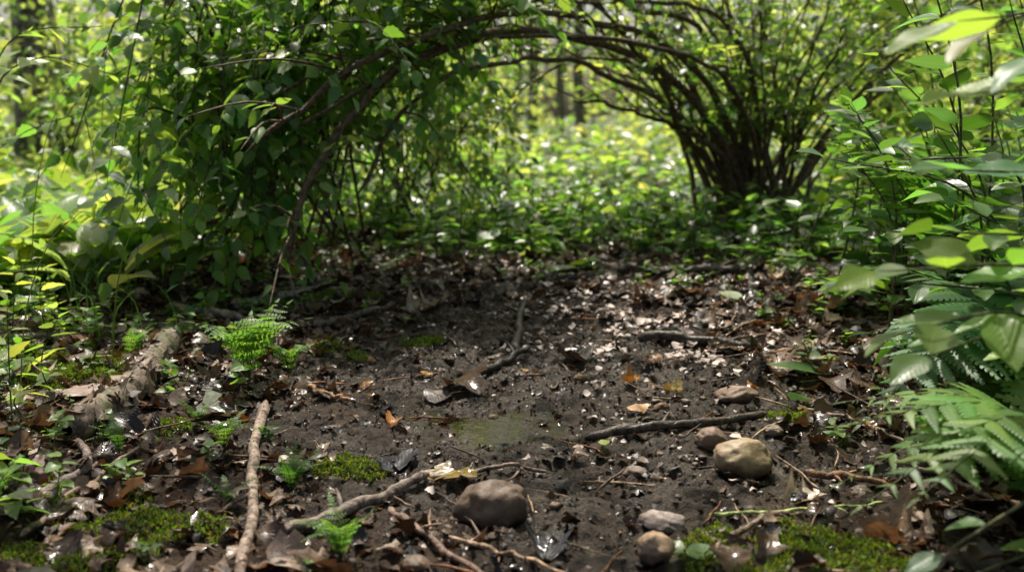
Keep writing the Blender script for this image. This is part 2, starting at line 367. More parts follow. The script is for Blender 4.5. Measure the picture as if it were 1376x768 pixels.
stick([(.01,2.48),(.025,2.8),(.045,3.15)],.011,(.03,.024,.02),True)
stick([(-.10,2.24),(-.03,2.36),(.05,2.5)],.010,(.03,.024,.02),True)
stick([(-1.32,2.34),(-1.2,2.45),(-1.05,2.6)],.012,(.16,.12,.1))
stick([(-.70,1.33),(-.69,1.5),(-.67,1.72)],.0045,(.15,.11,.08))
stick([(-.75,1.42),(-.72,1.6),(-.80,1.75)],.008,(.13,.10,.09))
stick([(.4,3.62),(.6,3.55),(.8,3.48)],.02,(.05,.035,.028))
stick([(.1,3.45),(.3,3.5),(.5,3.7)],.014,(.05,.035,.028))
stick([(.5,1.60),(.56,1.57),(.63,1.54)],.006,(.16,.09,.05))
stick([(.28,1.30),(.36,1.38),(.44,1.43)],.005,(.16,.11,.08))
stick([(.6,1.95),(.68,1.85),(.74,1.7)],.004,(.2,.15,.1))
stick([(.34,2.62),(.46,2.55),(.62,2.5)],.014,(.05,.04,.03),True)
stick([(.62,2.35),(.7,2.42),(.78,2.5)],.009,(.2,.12,.08));stick([(.6,2.28),(.7,2.32),(.8,2.38)],.008,(.2,.12,.08))
stick([(.66,1.72),(.72,1.6),(.74,1.45)],.005,(.1,.07,.05))
stick([(.3,1.42),(.42,1.44),(.58,1.46)],.003,(.25,.3,.1))
stick([(-.45,2.12),(-.40,2.06),(-.34,2.02)],.005,(.3,.17,.08))
P=crv([(-.80,1.72,Hs(-.8,1.72)+.028),(-.79,1.95,Hs(-.79,1.95)+.030),(-.83,2.2,Hs(-.83,2.2)+.032),(-.86,2.45,Hs(-.86,2.45)+.028)],90)
b=MB('rotting_log',[M_logb,M_dead],P[0]);k=np.arange(90)
b.tube(P,.030*(1+.12*vn(k*.3,k*0,2)),30,(.28,.21,.16),0,.045)
for _ in range(70):
    i=random.randint(3,86);a=U(-.2,math.pi+.2);o=np.array([math.cos(a),0,math.sin(a)])
    b.add(BIT,P[i]+o*.032,(U(-.3,.3),1,U(-.2,.2)),o+rng.normal(0,.25,3),U(.02,.055),np.array((.42,.31,.24))*U(.2,1.2),1,1.1)
b.build()
tb=MB('scattered_twigs',[M_bark])
for _ in range(1000):
    x,y=U(-1.9,1.9),U(1.0,4.6)
    if rng.random()<float(mudmask(x,y))*.3: continue
    a=U(0,6.28);L=U(.03,.17);n=5;t=np.linspace(-.5,.5,n)
    px=x+np.cos(a)*t*L+rng.normal(0,.003,n);py=y+np.sin(a)*t*L+rng.normal(0,.003,n)
    P=np.stack([px,py,H(px,py).mean()+np.linspace(.004,U(.006,.028),n)],-1);r=U(.0009,.0030)
    tb.tube(P,[r,r,r*.9,r*.8,r*.6],5,random.choice([(.35,.22,.13),(.14,.09,.06),(.45,.32,.2),(.22,.15,.11),(.28,.12,.05)]),0,.1)
tb.build()

# ------------------------------------------------------------------ stones
def stone_shape(sx,sy,sz,rot,seed,n=18):
    V=[];Q=[];t=np.tan(np.linspace(-1,1,n)*math.pi/4)
    for ax in range(3):
        for sg in (-1,1):
            o=len(V)
            for u in t:
                for v in t:
                    p=[0,0,0];p[ax]=sg;p[(ax+1)%3]=u*sg;p[(ax+2)%3]=v
                    V.append(Vector(p).normalized())
            for i in range(n-1):
                for j in range(n-1): Q.append((o+i*n+j,o+(i+1)*n+j,o+(i+1)*n+j+1,o+i*n+j+1))
    o3=Vector((seed*3.1,seed*1.7,seed));W=[]
    fac=[Vector(np.random.default_rng(seed*9+q).normal(0,1,3)).normalized() for q in range(7)]
    for p in V:
        s=1+.20*mnoise.noise(p*1.1+o3)+.12*mnoise.noise(p*2.6+o3)+.04*mnoise.noise(p*6+o3)
        for f in fac:
            dp=p.dot(f)
            if dp>.84: s=min(s,s*.3+.7*.84/dp)
        W.append(p*s)
    W=np.array(W)*[sx,sy,sz];a=math.radians(rot);c,s=math.cos(a),math.sin(a)
    return np.stack([W[:,0]*c-W[:,1]*s,W[:,0]*s+W[:,1]*c,W[:,2]],-1),np.array(Q)
def stone(x,y,sx,sy,sz,rot,col,seed,bury=.25):
    W,Q=stone_shape(sx,sy,sz,rot,seed);z=Hs(x,y)+sz*(1-2*bury)
    b=MB('stone',[M_stone],(x,y,z));b.raw(W+[x,y,z],Q,np.zeros((len(W),2)),tuple(1.35*c for c in col),0)
    ob=b.build()
    bm=bmesh.new();bm.from_mesh(ob.data);bmesh.ops.remove_doubles(bm,verts=bm.verts,dist=1e-5);bm.to_mesh(ob.data);bm.free()
for a in [(-.03,1.44,.056,.042,.042,10,(.15,.11,.08),1,.2),(.225,1.40,.033,.026,.018,-20,(.36,.30,.27),2,.2),(.197,1.29,.026,.026,.022,0,(.32,.23,.155),3,.15),
 (.395,1.63,.055,.042,.036,15,(.34,.26,.165),4,.12),(.366,1.76,.032,.026,.022,30,(.24,.17,.13),5,.2),(.485,2.08,.045,.036,.024,5,(.32,.23,.17),6,.25),
 (.16,2.24,.018,.014,.012,0,(.55,.36,.18),7,.3),(.21,1.62,.022,.018,.012,0,(.36,.28,.23),8,.3),(-.13,1.27,.022,.018,.012,0,(.28,.2,.14),9,.3),(-.04,2.0,.012,.010,.008,0,(.35,.22,.1),10,.3),(.31,2.0,.018,.014,.012,40,(.5,.34,.18),11,.3),(.5,1.83,.02,.018,.012,0,(.3,.24,.18),12,.3)]: stone(*a)
pg=MB('gravel',[M_stone]);shp=[stone_shape(1,.8,.6,0,40+q,5) for q in range(6)]
for q in range(320):
    if q<60: x,y=rng.normal(.38,.16),rng.normal(1.7,.3);s=U(.005,.012);
    else: x,y=U(-.6,.8),U(1.1,2.8);s=U(.002,.005)
    W,Q=shp[q%6];a=U(0,6.28);c,sn=math.cos(a),math.sin(a);R=np.array([[c,-sn,0],[sn,c,0],[0,0,1]])
    pg.raw(W@R.T*s+[x,y,Hs(x,y)+s*.3],Q,np.zeros((len(W),2)),np.array(random.choice([(.4,.28,.18),(.42,.34,.28),(.2,.14,.1),(.55,.38,.2),(.3,.24,.2)]))*U(.7,1.2),0)
pg.build()

# ------------------------------------------------------------------ moss
def moss(x,y,r,n,seed,h=.02):
    b=MB('moss_patch',[M_moss],(x,y,Hs(x,y)));n=int(n*1.5)
    a=U(0,6.283,n);q=np.sqrt(U(0,1,n))*r*1.25;px=x+q*np.cos(a)*1.25;py=y+q*np.sin(a)
    f=fbm(px,py,14,3,seed)-.9*(q/r/1.25)**2+.5;k=(f+rng.normal(0,.09,n))>.12;px=px[k];py=py[k];f=f[k];n=len(px)
    dm=h*np.sqrt(np.clip(f,0,1))*(.5+1.0*np.abs(fbm(px,py,40,2,seed)))
    P=np.stack([px,py,H(px,py)+dm],-1)
    D=rng.normal(0,.6,(n,3));D[:,2]=np.abs(D[:,2])+.5
    c=np.array((.15,.225,.035))*U(.3,1.5,(n,1));k=rng.random(n)<.12;c[k]=np.array((.25,.2,.06))
    b.add(SIMPLE,P-D*.003,D,rng.normal(0,1,(n,3)),U(.005,.012,n),c,0,.6)
    b.build()
for i,a in enumerate([(-1.05,2.3,.15,7000),(-.93,2.15,.09,2800),(-1.0,2.55,.11,3300),(-.61,3.12,.13,5000),(-.44,2.48,.085,2600),(-.56,1.40,.10,3800),(-.6,1.27,.10,3200),(-.29,1.64,.05,1200),(.40,1.28,.12,5000),(-.25,2.6,.06,1500),(.55,1.9,.04,700),(-.75,1.5,.09,2300),(-.72,2.62,.07,1400),(-1.25,2.1,.1,2200),(-.68,1.85,.06,1400)]): moss(*a,i)

# ------------------------------------------------------------------ leaf sprays on curves
BASE={'d':(.05,.105,.025),'m':(.078,.165,.036),'l':(.155,.27,.068),'y':(.26,.335,.12),'b':(.11,.225,.09)}
def gcol(kind):
    return np.array(BASE[kind])*random.uniform(.65,1.4)*np.array([random.uniform(.8,1.25),1,random.uniform(.8,1.2)])
def shoot(b,pts,r0,nleaf,ls,kind='m',T=OV,start=.25,droop=.25,opp=False,stemc=(.09,.065,.04),up=(0,0,1),spread=.85,sides=6,npt=14,width=None,m=1,nj=.35):
    P=crv(pts,npt);b.tube(P,np.linspace(r0,r0*.35,npt),sides,stemc,0)
    tt=np.linspace(start,1,nleaf);up=np.array(up,float)
    for i,t in enumerate(tt):
        f=t*(npt-1);k=min(int(f),npt-2);p=P[k]+(P[k+1]-P[k])*(f-k);d=P[k+1]-P[k];d/=np.linalg.norm(d)+1e-9
        sd=np.cross(d,up);nn=np.linalg.norm(sd)
        sd=sd/nn if nn>.15 else np.array([math.cos(i*2.4),math.sin(i*2.4),0])
        for s in ((-1,1) if opp else ((-1)**i,)):
            if i==nleaf-1: s=0
            dd=d*(.5 if s else 1)+sd*s*spread+rng.normal(0,.22,3)+np.array([0,0,-droop])
            b.add(T,p+dd*.004,dd,up+rng.normal(0,nj,3),ls*U(.7,1.2)*(.65+.35*math.sin(math.pi*min(1,t*.85+.1))),gcol(kind),m,width)
    return P
def bush(b,base,tips,r0,lat,nleaf,ls,kinds,T=OV,hang=.35,latlen=.35,stemc=(.08,.055,.035),bs=.05):
    base=np.array(base,float)
    for tip,apex in tips:
        tip=np.array(tip,float);apex=np.array(apex,float)
        P=crv([base+rng.normal(0,bs,3)*[1,1,0],base*.45+apex*.55+[0,0,.12],apex,tip],24)
        b.tube(P,np.linspace(r0,r0*.25,24),7,stemc,0,.04)
        for q in range(lat):
            i=random.randint(6,22);d=P[i+1]-P[i];d/=np.linalg.norm(d);v=rng.normal(0,1,3);v-=v.dot(d)*d;v/=np.linalg.norm(v)
            L=latlen*U(.5,1.3);e=P[i]+(d*.55+v*.75)*L;e[2]-=hang*L;mid=(P[i]+e)/2+[0,0,.1*L]
            e[2]=max(e[2],.06)
            shoot(b,[P[i],mid,e],r0*.3,nleaf,ls,random.choice(kinds),T,.12,.3,npt=8,sides=5,stemc=stemc)

# leafy shrub on the left, leaning over to the right at the top
b=MB('leafy_shrub',[M_bark,M_leaf],(-1.0,3.9,0));tips=[]
for _ in range(32):
    t=U(0,1)**1.1;ax=-1.15+1.0*t+rng.normal(0,.07);ay=U(3.05,3.8)
    az=U(.9,1.4);tips.append(((ax+U(-.2,.12),ay-U(.0,.35),az-U(.5,.85)*(1-.85*t)),(ax,ay,az)))
for _ in range(7):
    ax=U(-.35,.05);az=U(1.12,1.3);ay=U(3.4,4.0);tips.append(((ax+.18,ay-.2,az-U(.1,.2)),(ax,ay,az)))
for _ in range(14):
    ax=U(-1.15,-.72);tips.append(((ax+U(-.05,.1),U(2.75,3.2),U(.14,.38)),(ax,U(3.0,3.5),U(.55,.85))))
bush(b,(-1.0,3.95,0),tips,.007,11,8,.070,['m','m','l','b','l'],SERR,.3,.34,bs=.22);b.build()
b=MB('leafy_shrub',[M_bark,M_leaf_bg],(-.5,5.0,0));tips=[]
for _ in range(32):
    ax=U(-1.0,-.05);tips.append(((ax+U(-.1,.1),U(4.1,4.8),U(.06,.4)),(ax,U(4.4,5.2),U(.5,1.1))))
bush(b,(-.5,5.1,0),tips,.006,11,7,.060,['m','l','l','y'],OVS,.3,.3,bs=.3);b.build()

# arching shrub
b=MB('arching_shrub',[M_bark,M_leaf],(1.2,5.0,0));B0=np.array((1.22,5.0,0))
stc=(.14,.09,.052)
arcs=[
 [(1.18,4.95,0),(1.06,4.85,.38),(.70,4.6,.76),(.2,4.1,.91),(-.2,3.4,.83),(-.43,3.08,.66),(-.58,2.9,.43),(-.64,2.8,.18)],
 [(1.22,5.0,0),(1.10,4.9,.45),(.78,4.7,.86),(.30,4.2,.97),(-.12,3.4,.90),(-.42,3.0,.75),(-.72,2.75,.5)],
 [(1.14,4.9,0),(1.02,4.8,.35),(.70,4.6,.62),(.35,4.3,.78),(0,3.9,.80),(-.3,3.4,.68),(-.48,3.1,.36)],
 [(1.2,5.0,0),(1.02,4.9,.28),(.83,4.8,.48),(.6,4.7,.60),(.28,4.6,.66)],
 [(1.25,5.1,0),(1.15,5.0,.5),(.9,4.8,.95),(.5,4.6,1.07),(0,4.2,1.04),(-.4,3.5,.88),(-.7,3.0,.66)],
 [(1.1,4.9,0),(.98,4.85,.28),(.80,4.7,.50),(.62,4.5,.78),(.35,4.3,1.05),(.05,4.2,1.3)],
 [(1.25,5.0,0),(1.2,4.9,.5),(1.05,4.7,.9),(.8,4.5,1.05),(.4,4.3,1.06),(0,4.2,1.02)],
 [(1.15,5.0,0),(1.0,5.2,.4),(.75,5.3,.70),(.35,5.3,.86),(-.1,5.2,.88),(-.45,5.0,.6)],
 [(1.2,4.9,0),(1.12,4.6,.4),(.9,4.2,.72),(.55,3.9,.84),(.1,3.6,.86),(-.3,3.2,.76),(-.62,2.9,.56)],
 [(1.1,4.95,0),(.95,4.9,.45),(.72,4.8,.72),(.45,4.7,.85),(.1,4.6,.74),(-.1,4.5,.5)]]
rad=[.024,.021,.018,.019,.018,.017,.017,.013,.014,.012]
for a,r in zip(arcs,rad):
    P=crv(a,46);k=np.arange(46);P+=.014*np.stack([vn(k*.5,k*0+r*777,1),vn(k*.5,k*0,2),vn(k*.6,k*0+r*333,3)],-1)
    b.tube(P,np.linspace(r,r*.36,46),8,stc,0,.05)
    for _ in range(20):
        i=random.randint(12,43);d=P[i+1]-P[i];d/=np.linalg.norm(d);v=rng.normal(0,1,3);v[2]=abs(v[2])*.9+.15;v/=np.linalg.norm(v)
        L=U(.15,.5);e=P[i]+(d*.7+v*.7)*L
        shoot(b,[P[i],(P[i]+e)/2+[0,0,.03],e],r*.25,random.randint(3,7),.058,random.choice('mlly'),OV,.35,npt=7,sides=5,stemc=stc)
for q in range(50):
    a=U(-1.2,1.6);L=U(1.1,1.9);lean=U(.15,.9);dx=math.sin(a)*lean;dy=U(-.6,.5)
    s=B0+[rng.normal(0,.12),rng.normal(0,.14),0];e=s+np.array([dx*L,dy*L*.6,L*(1-.35*abs(lean))])
    mid=(s+e)/2+np.array([-dx*.2,0,.1]);r=U(.004,.016)
    P=crv([s,mid,e],20);k=np.arange(20);P+=.016*np.stack([vn(k*.5,k*0+q*3.3,1),vn(k*.5,k*0+q*5.1,2),k*0],-1);P[0,2]=0
    b.tube(P,np.linspace(r,r*.4,20),7,np.array(stc)*U(.6,1.6),0,.04)
    for _ in range(7):
        i=random.randint(6,18);v=rng.normal(0,1,3);v[2]=abs(v[2])*.5;v[1]-=.4;v/=np.linalg.norm(v);e2=P[i]+v*U(.12,.35)
        shoot(b,[P[i],(P[i]+e2)/2+[0,0,.03],e2],r*.3,random.randint(3,7),.065,random.choice('mlyl'),OV,.3,npt=6,sides=4,stemc=stc)
b.build()
b=MB('overhanging_branches',[M_bark,M_leaf],(.6,4.2,1.6))
for _ in range(64):
    x=U(-.5,1.9);y=U(4.3,5.6);z=.6+.107*y+U(.06,.26);e=np.array((x+U(-.3,.1),y-U(.1,.4),z-U(.2,.5)))
    shoot(b,[(x+.25,y+.3,z+.55),(x+.1,y+.1,z+.2),(x,y,z),e],.005,14,.07,random.choice('mlly'),OV,.25,.3,npt=16,sides=5)
b.build()

# broad leafed plants, back left
b=MB('broadleaf_plants',[M_bark,M_leaf])
for _ in range(190):
    y=U(2.9,6.5);x=-U(.34,.64)*y
    z=Hs(x,y);nl=random.randint(5,9);kind=random.choice('lly')
    for i in range(nl):
        a=U(0,6.28);d=np.array([math.cos(a),math.sin(a),U(.5,1.6)]);p=np.array([x,y,z])+d*.02
        b.tube(crv([(x,y,z),p,p+d*.06],3),[.003,.003,.002],4,(.08,.15,.04),0)
        b.add(STRAP,p+d*.06,d,(-math.cos(a),-math.sin(a),1.0),U(.14,.25),gcol(kind)*[1,.95,1.3],1,U(1.3,2.3))
b.build()

# undergrowth beyond
b=MB('undergrowth',[M_bark,M_leaf_bg])
def cover(n,x0,x1,y0,y1,h0,h1,ls,kinds,fan=False,cond=None):
    for _ in range(n):
        y=U(y0,y1);x=U(x0,x1)*(y if fan else 1)
        if cond and not cond(x,y): continue
        z=Hs(x,y);h=U(h0,h1);k=random.choice(kinds);t=np.array([x+rng.normal(0,h*.3),y+rng.normal(0,h*.3),z+h])
        P=crv([(x,y,z),((x+t[0])/2,(y+t[1])/2,z+h*.6),t],5);b.tube(P,[.003,.0025,.002,.002,.001],4,(.06,.1,.03),0)
        nl=random.randint(4,8);a=U(0,6.28,nl);f=U(.35,1,nl);idx=(f*4).astype(int)
        D=np.stack([np.cos(a),np.sin(a),U(-.3,.5,nl)],-1);N=np.array([(0,0,1.)])+rng.normal(0,.4,(nl,3))
        c=np.stack([gcol(k) for _ in range(nl)]);b.add(OVS,P[idx],D,N,U(.6,1.2,nl)*ls,c,1,U(.9,1.4,nl))
cover(1200,-1.6,2.4,3.6,6.0,.05,.26,.07,'mml',cond=lambda x,y: y>3.95+.4*vn(x*3,0.,4) or (x>.75 and y>3.1))
cover(1400,-.7,.7,6,11,.1,.4,.11,'mlyl',True)
cover(1100,-.7,.7,11,20,.15,.6,.17,'lyy',True)  # palest leaves farthest back, sunny brightness put into their colour
b.build()
b=MB('seedlings',[M_bark,M_leaf])
def herb(x,y,h,nl,ls,kind,T=SERR):
    z=Hs(x,y);t=np.array([x+rng.normal(0,h*.3),y+rng.normal(0,h*.3),z+h]);P=crv([(x,y,z),((x+t[0])/2,(y+t[1])/2,z+h*.6),t],6)
    b.tube(P,np.linspace(.0014,.0007,6),4,(.1,.13,.04),0);a0=U(0,6.28)
    for i in range(nl):
        a=a0+i*2.4;p=P[min(5,2+i*4//max(1,nl))];b.add(T,p,(math.cos(a),math.sin(a),U(-.15,.35)),np.array((0,0,1))+rng.normal(0,.3,3),ls*U(.6,1.2),gcol(kind),1,U(.8,1.4))
for _ in range(1600):
    x=U(-2.0,1.9);y=U(1.05,4.4);m=float(mudmask(x,y))
    dens=(.9*sst(.35,1.1,-x)+.5*sst(.45,1.0,x)+.9*sst(3.1,3.9,y)+.08)*(1-m)
    if rng.random()>dens: continue
    herb(x,y,U(.01,.08),random.randint(3,9),U(.012,.038),random.choice('mlll'),random.choice((SERR,ROUND,OVS)))
for a in [(-.32,4.2,.10,4,.06,'l'),(-.54,1.65,.05,9,.028,'m'),(-.46,1.8,.04,7,.025,'m'),(.24,1.28,.02,3,.045,'l',ROUND),(.16,3.5,.05,5,.08,'l'),(.28,3.6,.05,5,.08,'l'),(.1,3.9,.05,6,.08,'y'),(-.35,3.2,.04,5,.035,'l'),(.8,3.5,.1,6,.08,'m'),(.95,3.3,.1,7,.08,'m'),(-.8,1.5,.05,5,.05,'l'),(-.83,1.33,.1,7,.05,'m'),(-.72,1.38,.06,6,.045,'l'),(-.66,1.55,.04,5,.04,'l')]: herb(*a)
b.build()
b=MB('grass_blades',[M_leaf])
for _ in range(260):
    y=U(2.4,5.2);x=-.45*y+rng.normal(-.12,.2);z=Hs(x,y);h=U(.06,.28);a=U(0,6.28);l=U(.1,.8)*h
    P=crv([(x,y,z),(x+l*.25*math.cos(a),y+l*.25*math.sin(a),z+h*.6),(x+l*math.cos(a),y+l*math.sin(a),z+h*U(.7,1))],7);r=U(.0008,.0022)
    b.tube(P,[r,r,r,r*.9,r*.7,r*.4,r*.15],3,np.array((.16,.24,.08))*U(.6,1.4),0)
for x,y,h in [(-1.28,2.6,.62),(-.95,2.3,.42),(-1.0,1.95,.4),(-1.12,2.9,.45)]:
    z=Hs(x,y);P=crv([(x,y,z),(x+.03,y,z+h*.5),(x+.09,y,z+h*.85),(x+.17,y-.03,z+h)],14);b.tube(P,np.linspace(.0018,.0007,14),4,(.16,.2,.08),0)
b.build()

# ------------------------------------------------------------------ ferns
def frond(b,pts,L,kind='m',T=PIN,n=18,wid=.30,rise=(0,0,1)):
    P=crv(pts,n*2+4);b.tube(P,np.linspace(.0022,.0007,len(P))*(1 if T is PIN else .5),5,(.10,.12,.035),0);up=np.array(rise,float)
    for i in range(n):
        k=3+2*i if 3+2*i<len(P)-1 else len(P)-2;d=P[k+1]-P[k];d/=np.linalg.norm(d);s=np.cross(d,up);s/=np.linalg.norm(s)+1e-9
        t=i/n;w=wid*L*(math.sin(math.pi*(t*.8+.16))**.8)*(1-t**4)
        c=gcol(kind)
        for q in (-1,1):
            dd=d*.42+s*q+np.array([0,0,-.12])+rng.normal(0,.05,3)
            b.add(T,P[k],dd,np.cross(s,d)+rng.normal(0,.12,3),max(w,.008)*U(.92,1.05),c,1)
    b.add(T,P[-2],P[-1]-P[-2],up,.02,gcol(kind),1)
def fern(base,tips,kind='m',wid=.30,n=20):
    b=MB('fern',[M_bark,M_fern],base);base=np.array(base,float)
    for t in tips:
        t=np.array(t,float);L=np.linalg.norm(t-base);mid=base*.5+t*.5+[0,0,.22*L+.25*max(0,base[2]+.25-t[2])]
        q=base*.8+t*.2+[0,0,.22*L]
        frond(b,[base,q,mid,t],L,kind,PIN,n,wid)
    b.build()
fern((.98,1.78,.02),[(.54,1.52,.10),(.62,1.72,.07),(.8,1.42,.2),(1.2,1.5,.2),(1.35,1.9,.25),(1.1,2.2,.3),(.8,2.1,.28),(.68,1.95,.16),(.57,1.60,.22)],'b',.34)
fern((.84,1.36,.0),[(.44,1.22,.09),(.46,1.36,.07),(.52,1.18,.2),(.9,1.1,.2),(1.15,1.3,.2),(1.0,1.7,.2),(.50,1.48,.16),(.72,1.1,.12),(.45,1.28,.19),(.47,1.12,.14)],'l',.36)
fern((1.25,2.6,.05),[(.70,2.3,.54),(.78,2.45,.42),(1.5,2.3,.4),(1.7,2.8,.5),(1.3,3.1,.5),(.95,2.2,.35),(1.05,2.95,.45)],'m',.22)
fern((1.55,3.4,.05),[(1.1,3.1,.4),(1.3,2.95,.35),(1.9,3.1,.4),(1.6,3.9,.5),(1.15,3.5,.45)],'m',.25)
def lacy(x,y,h,nf,kind='l'):
    b=MB('small_fern_herb',[M_bark,M_fern],(x,y,Hs(x,y)));z=Hs(x,y)
    for i in range(nf):
        a=U(0,6.28);l=h*U(.3,.75);e=np.array((x+l*math.cos(a),y+l*math.sin(a),z+h*U(.45,1.)))
        frond(b,[(x,y,z),(x+.35*l*math.cos(a),y+.35*l*math.sin(a),z+h*.55),e],h,kind,PINS,8,.24)
    b.build()
for a in [(-.60,2.19,.21,12),(-.53,2.3,.12,7),(-.36,1.55,.07,9,'m'),(-.24,1.31,.09,9),(-.52,1.72,.08,7),(-1.0,1.8,.1,7),(-.72,2.9,.1,5),(-.62,1.9,.06,5,'m'),(-.45,1.5,.05,6,'m'),(-.9,1.6,.08,7),(-.7,1.7,.07,6,'m'),(-1.1,2.0,.12,8),(-.92,2.35,.1,7),(-.78,1.42,.08,7)]: lacy(*a)

# ------------------------------------------------------------------ near shrub at right with rounded leaves
b=MB('broadleaf_shrub',[M_bark,M_leaf],(1.1,1.9,0));sg=(.14,.14,.06)
R0=(1.15,1.75,0);R1=(1.15,2.0,0);R2=(1.2,1.7,0)
near=[([R0,(.95,1.5,.22),(.68,1.24,.40),(.42,1.13,.42)],12,.105,'l'),
 ([R0,(.9,1.45,.2),(.64,1.22,.35),(.46,1.13,.35)],9,.095,'l'),
 ([R0,(.95,1.5,.25),(.72,1.3,.33),(.52,1.21,.30)],8,.09,'l'),
 ([R1,(1.0,1.9,.28),(.82,1.82,.46),(.55,1.75,.52)],13,.09,'b'),
 ([R1,(1.0,1.9,.3),(.9,1.8,.5),(.66,1.72,.52)],11,.085,'m'),
 ([R1,(1.0,1.9,.2),(.85,1.8,.36),(.62,1.72,.40)],11,.085,'m'),
 ([R2,(1.1,1.5,.45),(.85,1.3,.72),(.50,1.15,.70)],12,.12,'l'),
 ([R2,(1.05,1.45,.4),(.85,1.3,.62),(.50,1.12,.62)],12,.11,'l'),
 ([R2,(1.1,1.5,.45),(.9,1.3,.66),(.56,1.08,.66)],11,.11,'b'),
 ([R2,(1.1,1.5,.45),(.85,1.2,.68),(.48,1.02,.68)],11,.11,'y'),
 ([R2,(1.0,1.45,.35),(.8,1.35,.5),(.55,1.25,.53)],12,.10,'b'),
 ([R2,(1.0,1.5,.3),(.8,1.35,.42),(.54,1.27,.45)],12,.095,'m'),
 ([R2,(1.0,1.7,.2),(.85,1.6,.3),(.62,1.6,.33)],11,.085,'m'),
 ([R2,(.9,1.35,.1),(.66,1.15,.15),(.50,1.08,.10)],6,.065,'b'),
 ([R2,(.95,1.4,.12),(.75,1.15,.12),(.54,1.10,.06)],6,.065,'l')]
for p,n_,s_,k_ in near: shoot(b,p,.0045,n_,s_,k_,ROUND,.34,.12,stemc=sg,npt=18,nj=.28)
for _ in range(135):
    x=U(.95,2.0);y=U(1.6,3.5);s=(x+U(-.1,.25),y+.1,0);e=(x-U(.05,.4),y-U(0,.35),U(.15,1.15))
    if e[0]<.31*e[1]+.02+.1*e[2]: e=(.31*e[1]+.06,e[1],min(e[2],.62))
    shoot(b,[s,((s[0]+e[0])/2+.05,(s[1]+e[1])/2,e[2]*.65),e],.004,random.randint(10,15),U(.07,.095),random.choice('mmbdl'),random.choice((ROUND,OV)),.22,.2,stemc=sg,npt=12)
b.build()
b=MB('sapling',[M_bark,M_leaf],(-1.6,3.0,0))
for p in [[(-1.65,3.1,0),(-1.6,3.05,.5),(-1.45,2.95,.8),(-1.15,2.9,.84)],[(-1.65,3.1,0),(-1.55,3.,.6),(-1.35,2.9,.75),(-1.12,2.9,.70)],[(-1.65,3.1,0),(-1.7,3.1,.6),(-1.55,3.0,.95),(-1.3,3.0,1.05)],[(-1.65,3.1,0),(-1.8,3.1,.4),(-1.9,2.9,.7)]]:
    shoot(b,p,.004,11,.09,'y',OV,.4,.15,npt=18)
b.build()
b=MB('nettle_plant',[M_bark,M_leaf],(-1.1,2.1,0))
for _ in range(40):
    x=U(-1.6,-.88);y=U(1.6,3.0)
    if x>-.45*y-.02: x=-.47*y-U(0,.2)
    h=U(.06,.28);shoot(b,[(x,y,Hs(x,y)),(x+U(-.03,.03),y,h*.5),(x+U(-.08,.1),y-.03,h)],.002,8,U(.04,.065),random.choice('yl'),SERR,.3,.2,stemc=(.1,.14,.04),npt=9)
b.build()

# ------------------------------------------------------------------ trees
elev,az=math.radians(60),math.radians(-12)   # high sun behind the scene
S=np.array([math.sin(az)*math.cos(elev),math.cos(az)*math.cos(elev),math.sin(elev)])
def leafclump(b,C,n,r,ls,kinds,m=1,T=SIMPLE):
    P=C+rng.normal(0,1,(n,3))*r;D=rng.normal(0,1,(n,3));N=rng.normal(0,.6,(n,3))+[0,0,.8]
    c=np.array([BASE[k] for k in rng.choice(list(kinds),n)])*U(.6,1.35,(n,1));b.add(T,P,D,N,U(.6,1.2,n)*ls,c,m)
def tree(x,y,r,h,kinds='ly',leaves=9,cr=1.7):
    z=Hs(x,y);e=bpy.data.objects.new('forest_tree',None);e.location=(x,y,z);scene.collection.objects.link(e)
    b=MB('trunk',[M_trunk]);k=np.arange(24);P=np.stack([.12*vn(k*.2,k*0+x,1)+0*k,.1*vn(k*.2,k*0+y,2),np.linspace(-.1,h,24)],-1)
    R=np.linspace(r,r*.35,24);R[0]*=1.6;R[1]*=1.15;b.tube(P,R,16,(.22,.18,.125),0,.04)
    c=MB('crown',[M_trunk,M_leaf_bg])
    for i in range(9):
        s=P[random.randint(13,23)];a=U(0,6.28);L=U(1.,2.)*cr*.7;q=s+[math.cos(a)*L,math.sin(a)*L,U(.2,1.2)]
        b.tube(crv([s,(s+q)/2+[0,0,.15],q],8),np.linspace(r*.3,r*.07,8),6,(.16,.13,.09),0)
        for _ in range(3): leafclump(c,s*.3+q*.7+rng.normal(0,.5,3),leaves,.45,.17,kinds)
    b.build(e);c.build(e)
for a in [(-4.35,9.2,.21,7),(-6.2,11,.09,6),(-5.3,16,.16,8),(.35,19,.10,8),(1.6,23,.13,8),(-2.3,20,.14,8),(2.9,14,.08,7),(4.6,12,.13,7),(7.5,16,.2,8),(-9,19,.22,8),(4.2,26,.22,9),(-3.6,13,.07,6)]: tree(*a)
b=MB('background_trees',[M_trunk,M_leaf_bg])
for _ in range(60):
    y=U(24,60);x=U(-.9,.9)*y;r=U(.06,.2);b.tube([(x,y,-.3),(x+U(-.2,.2),y,4),(x+U(-.4,.4),y,10)],[r,r*.85,r*.5],8,(.26,.23,.16),0)
for _ in range(520):
    y=U(10,55);x=U(-.75,.75)*y;zz=abs(rng.normal(0,1))*(.4+.06*y)+.1
    if abs(x-.08*y)<.15*y and y<26 and rng.random()<.82: continue
    n=int(U(24,46));leafclump(b,np.array((x,y,zz)),n,.25+.022*y,.09+.0075*y,'lyyy' if y>14 else 'mlyy')  # more pale leaf kinds far off, painting in the bright backdrop
b.build()
b=MB('hazel_bushes',[M_bark,M_leaf_bg])
